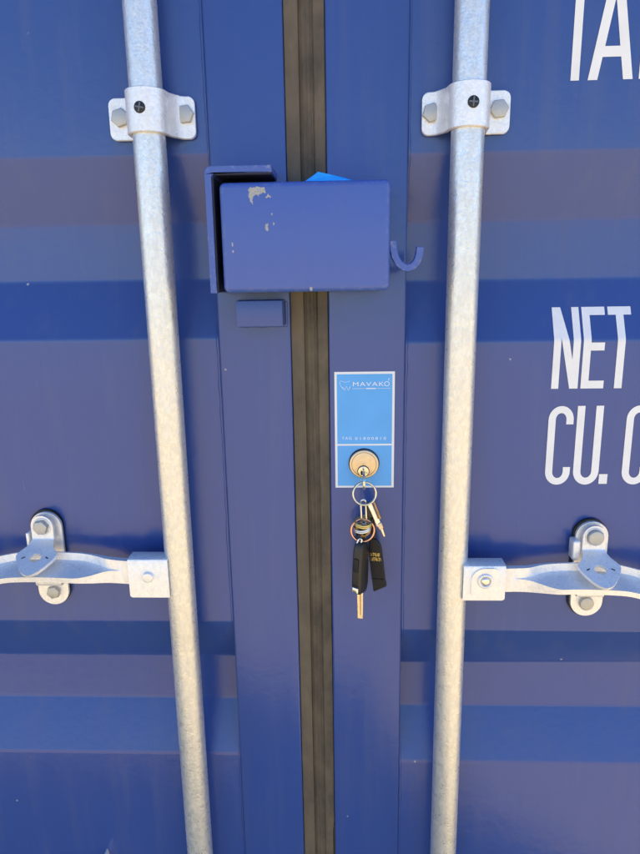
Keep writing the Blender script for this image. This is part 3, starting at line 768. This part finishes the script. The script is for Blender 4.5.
# ------------------------------------------------------------------ keys hanging from the lock
# key in the lock, its bow seen edge on
bow = arc(-.0235, kc.z - .0062, .0125, .0115, 0, 360, 30)[:-1]
hole = arc(-.0280, kc.z - .0105, .0042, .0042, 0, 360, 16)[:-1]
v, f = extrude_poly(bow, [hole], kc.x - .0012, kc.x + .0012, 'yz')
dk = thing('door_key', (kc.x, -.0064, kc.z - .018), 'nickel key turned upright in the round lock, seen edge on', 'key')
ob = finish('bow', v, f, 'nickel', dk, 40); md = ob.modifiers.new('b', 'BEVEL'); md.width = .0005; md.segments = 2; md.limit_method = 'ANGLE'; md.angle_limit = R(50)
box('blade', (kc.x - .0011, -.0125, kc.z - .0040), (kc.x + .0011, -.0058, kc.z + .0036), 'nickel', dk, .0003)

def single(name, v, f, m, label, cat, smooth=60, group=None):
    return tag(finish(name, v, f, m, None, smooth), label, cat, group)
rc_ = P(364.4, 493.5, -.028)
v, f = ring((rc_.x, -.028, rc_.z), .0136, .00115, (.12, -1, .18), 52, 8, 1.0, 2, .0021)
single('key_ring', v, f, 'nickel', 'pale silver split ring hanging from the key in the lock', 'key ring')

# connector link between the rings
ctop, cbot = P(363.2, 502, -.027), P(364, 522, -.024)
def stadium(a, b_, r, n=8):
    a, b_ = Vector(a), Vector(b_); ax_ = (a - b_).normalized(); sd_ = Vector((0, 1, 0)).cross(ax_).normalized(); pts = []
    for i in range(n + 1): th_ = math.pi * i / n; pts.append(a + sd_ * (r * math.cos(th_)) + ax_ * (r * math.sin(th_)))
    for i in range(n + 1): th_ = math.pi + math.pi * i / n; pts.append(b_ + sd_ * (r * math.cos(th_)) + ax_ * (r * math.sin(th_)))
    return pts
v, f = tube(stadium(ctop, cbot, .0030), .0013, 8, True); lk = single('chain_link', v, f, 'steel', 'narrow bright steel link joining the silver ring to the copper ring', 'link')

# small key with black plastic head, hanging to the right
sk_ = thing('small_key', P(372, 536, -.022), 'small steel key with black head slanting down right of the copper ring', 'key')
a, b_, e = P(368.0, 500.5, -.028), P(380.5, 528, -.026), P(384.4, 536.5, -.025)
def bar(name, a, b_, w0, w1, t_, m, parent, tilt=(0, -1, 0), bev=.0004):
    a, b_ = Vector(a), Vector(b_); ax_ = (b_ - a).normalized(); n_ = Vector(tilt); n_ = (n_ - n_.dot(ax_) * ax_).normalized(); sd_ = ax_.cross(n_)
    S = [[p + sd_ * (q * w_) + n_ * (u * t_) for q, u in ((-.5, -.5), (.5, -.5), (.5, .5), (-.5, .5))] for p, w_ in ((a, w0), (b_, w1))]
    v, f = loft(S); o = finish(name, v, f, m, parent, 35); md = o.modifiers.new('b', 'BEVEL'); md.width = bev; md.segments = 2; return o
bar('head', P(366.0, 503, -.0225), P(372.5, 517, -.0225), .0085, .0105, .004, 'key_plastic', sk_, bev=.0012)
bar('blade', P(369.5, 503.5, -.028), P(379.0, 525.5, -.027), .0058, .0062, .0022, 'steel', sk_, (.5, -1, .25))
bar('edge_strip', P(373.6, 501.5, -.029), P(380.3, 519, -.028), .0022, .0024, .0022, 'old_brass', sk_, (.2, -1, .1))
bar('tip', P(378.6, 523.0, -.027), P(381.4, 529, -.027), .0066, .0058, .0030, 'brass', sk_, (.3, -1, .1), .0008)
bar('tooth', P(381.2, 528, -.0255), e, .0030, .0022, .0014, 'nickel', sk_)

cr_ = P(362.6, 530, -.024)
v, f = ring((cr_.x, -.024, cr_.z), .0139, .0013, (.10, -1, .05), 56, 8, 1.02, 2, .0022)
single('key_ring', v, f, 'copper', 'rose copper coloured split ring above the car key', 'key ring')
# two small rings nearly edge on, inside the copper ring
for i, (px, py, m, lab) in enumerate(((363.2, 522.2, 'gold', 'upper of two small pale rings lying across the copper ring'), (362.4, 527.0, 'steel', 'lower of two small pale rings lying across the copper ring'))):
    c_ = P(px, py, -.024)
    v, f = ring(c_, .0098, .0013, (.10 - .22 * i, -.30, 1), 36, 8, 1, 2, .0026)
    single('small_ring', v, f, m, lab, 'ring', group='small rings')
# a house key hanging behind the copper ring
hk_ = thing('house_key', P(362, 545, -.018), 'dull brass house key behind the copper ring', 'key')
hc = P(362.5, 530, -.0185)
v, f = extrude_poly(arc(hc.x, hc.z, .0100, .0090, 0, 360, 24)[:-1], [arc(hc.x - .001, hc.z + .0052, .0022, .0020, 0, 360, 12)[:-1]], -.0196, -.0174); finish('bow', v, f, 'old_brass', hk_, 30)
v, f = extrude_poly([(hc.x - .006, hc.z - .004), (hc.x + .006, hc.z - .004), (hc.x + .0045, hc.z + .001), (hc.x - .0045, hc.z + .001)], [], -.0202, -.0197); finish('stamp', v, f, 'dark_hole', hk_, 0)
bar('blade', (hc.x + .001, -.0185, hc.z - .008), (hc.x + .003, -.0185, hc.z - .034), .0062, .0050, .0018, 'old_brass', hk_)
# knot of dark cord
kn = P(361, 533.5, -.024); pts = [kn + Vector((.0042 * math.cos(a * .9), .004 * math.sin(a * 1.7), .0035 * math.sin(a * 1.3))) for a in [i * .35 for i in range(22)]]
v, f = tube(pts, .0021, 7); single('cord_knot', v, f, 'leather', 'small dark cord knot inside the copper ring', 'cord')

# car key: black housing seen over a corner, chrome button, blade
ctop = P(360.2, 546, -.026); cbm = P(361.5, 592, -.026); ck_h = ctop.z - cbm.z
ck = thing('car_key', (ctop.x, -.026, cbm.z - .03), 'black car key with chrome button and blade pointing down', 'car key')
rotz = Matrix.Translation((ctop.x + .0012, -.027, ctop.z)) @ Matrix.Rotation(R(2.0), 4, 'Y') @ Matrix.Rotation(R(-36), 4, 'Z')
# housing: loft of rounded rectangles; narrow front face 11 mm, side 20 mm
def rrect(wx, wy, z, r, n=4, cx=0, cy=0):
    o = []
    for qx, qy, a0_ in ((1, 1, 0), (-1, 1, 90), (-1, -1, 180), (1, -1, 270)):
        for i in range(n + 1):
            th_ = R(a0_ + 90 * i / n); o.append(Vector((cx + qx * (wx / 2 - r) + r * math.cos(th_), cy + qy * (wy / 2 - r) + r * math.sin(th_), z)))
    return o
H = ck_h
sh = [(.0062, .0100, .006, .0020), (.0090, .0125, .004, .0024), (.0105, .0145, 0, .0026), (.0112, .0165, -H * .15, .0026), (.0112, .0180, -H * .5, .0026), (.0110, .0180, -H * .8, .0026), (.0102, .0160, -H * .93, .0024), (.0088, .0130, -H * .985, .002), (.0066, .0100, -H, .0016)]
v, f = loft([[rotz @ q for q in rrect(a_ * 1.12, b2 * 1.12, z, r_)] for a_, b2, z, r_ in sh]); finish('housing', v, f, 'key_plastic', ck, 50)
bm = boxmesh((-.0036, -.0106, -H * .5), (.0036, -.0098, -H * .22), .0006, 2, rotz); bmobj('button', bm, 'leather', ck)
bm = boxmesh((-.0042, -.0110, -H * .955), (.0042, -.0070, -H * .83), .0012, 3, rotz); bmobj('release_button', bm, 'steel', ck)
bm = boxmesh((-.0044, -.0106, -H * .82), (.0044, -.0080, -H * .785), .0003, 1, rotz); bmobj('button_gap', bm, 'dark_hole', ck)
bt = P(360.0, 590, -.028); be = P(360.2, 618.5, -.028)
o = bar('blade', bt, be, .0078, .0072, .0022, 'blade_steel', ck, (-.25, -1, -.12), .0007)
bar('groove', P(360.4, 594, -.02925), P(360.5, 615, -.02925), .0016, .0012, .0004, 'old_brass', ck, (-.25, -1, -.12), .0001)
v, f = tube(stadium(P(360.0, 540.5, -.029), P(358.0, 546.5, -.030), .0022), .0011, 8, True); finish('eyelet', v, f, 'steel', ck, 60)

# leather tag with gold lettering
tgm = Matrix.Translation(P(374.0, 541, -.020)) @ Matrix.Rotation(R(-5.5), 4, 'Y') @ Matrix.Rotation(R(-22), 4, 'Z') @ Matrix.Rotation(R(3), 4, 'X')
lt_ = thing('key_tag', P(379, 593, -.020), 'black leather strap tag with small gold lettering beside the car key', 'key tag')
hL = P(374, 541, -.020).z - P(378, 590, -.020).z
out = [(-.0050, .004), (.0034, .003), (.0080, -.004), (.0088, -.012), (.0086, -hL * .80), (.0094, -hL * .86), (.0094, -hL * .93), (-.0080, -hL * 1.07), (-.0086, -hL * 1.04), (-.0084, -.012), (-.0072, -.002)]
v, f = extrude_poly(out, [], -.0016, .0016); v = [tgm @ Vector(q) for q in v]
o = finish('strap', v, f, 'leather', lt_, 30); md = o.modifiers.new('b', 'BEVEL'); md.width = .0008; md.segments = 2; md.limit_method = 'ANGLE'; md.angle_limit = R(30)
bm = boxmesh((-.0078, -.0024, -hL * .80), (.0084, -.0015, -hL * .775), .0003, 1, tgm); bmobj('seam', bm, 'leather', lt_)
lp = [P(x, y, yy) for x, y, yy in ((368.5, 503.5, -.027), (370.5, 509, -.022), (372, 520, -.018), (373.5, 532, -.018), (374.5, 543, -.020))]
v, f = tube(lp, .0032, 8, False, .45); finish('loop', v, f, 'leather', lt_, 60)
# two rows of small gold characters (not legible in the photograph)
for r_ in range(2):
    for k in range(4):
        x_ = -.0062 + k * .0034; z_ = -.0150 - r_ * .0062
        for dx, dz, w_, h_ in ((0, 0, .0006, .0050), (.0006, (k % 2) * .0040 + (.0005 if not k % 2 else 0), .0016, .0007), (.0020 if (k + r_) % 3 else .0011, .0008, .0006, .0036)):
            bm = boxmesh((x_ + dx, -.00185, z_ - .005 + dz), (x_ + dx + w_, -.0014, z_ - .005 + dz + h_), 0, 1, tgm @ Matrix.Translation((0, -.00004 * (k + 3 * r_) - .00002 * (dx > 0), 0)))
            bmobj('gold_stroke', bm, 'gold', lt_, 0)
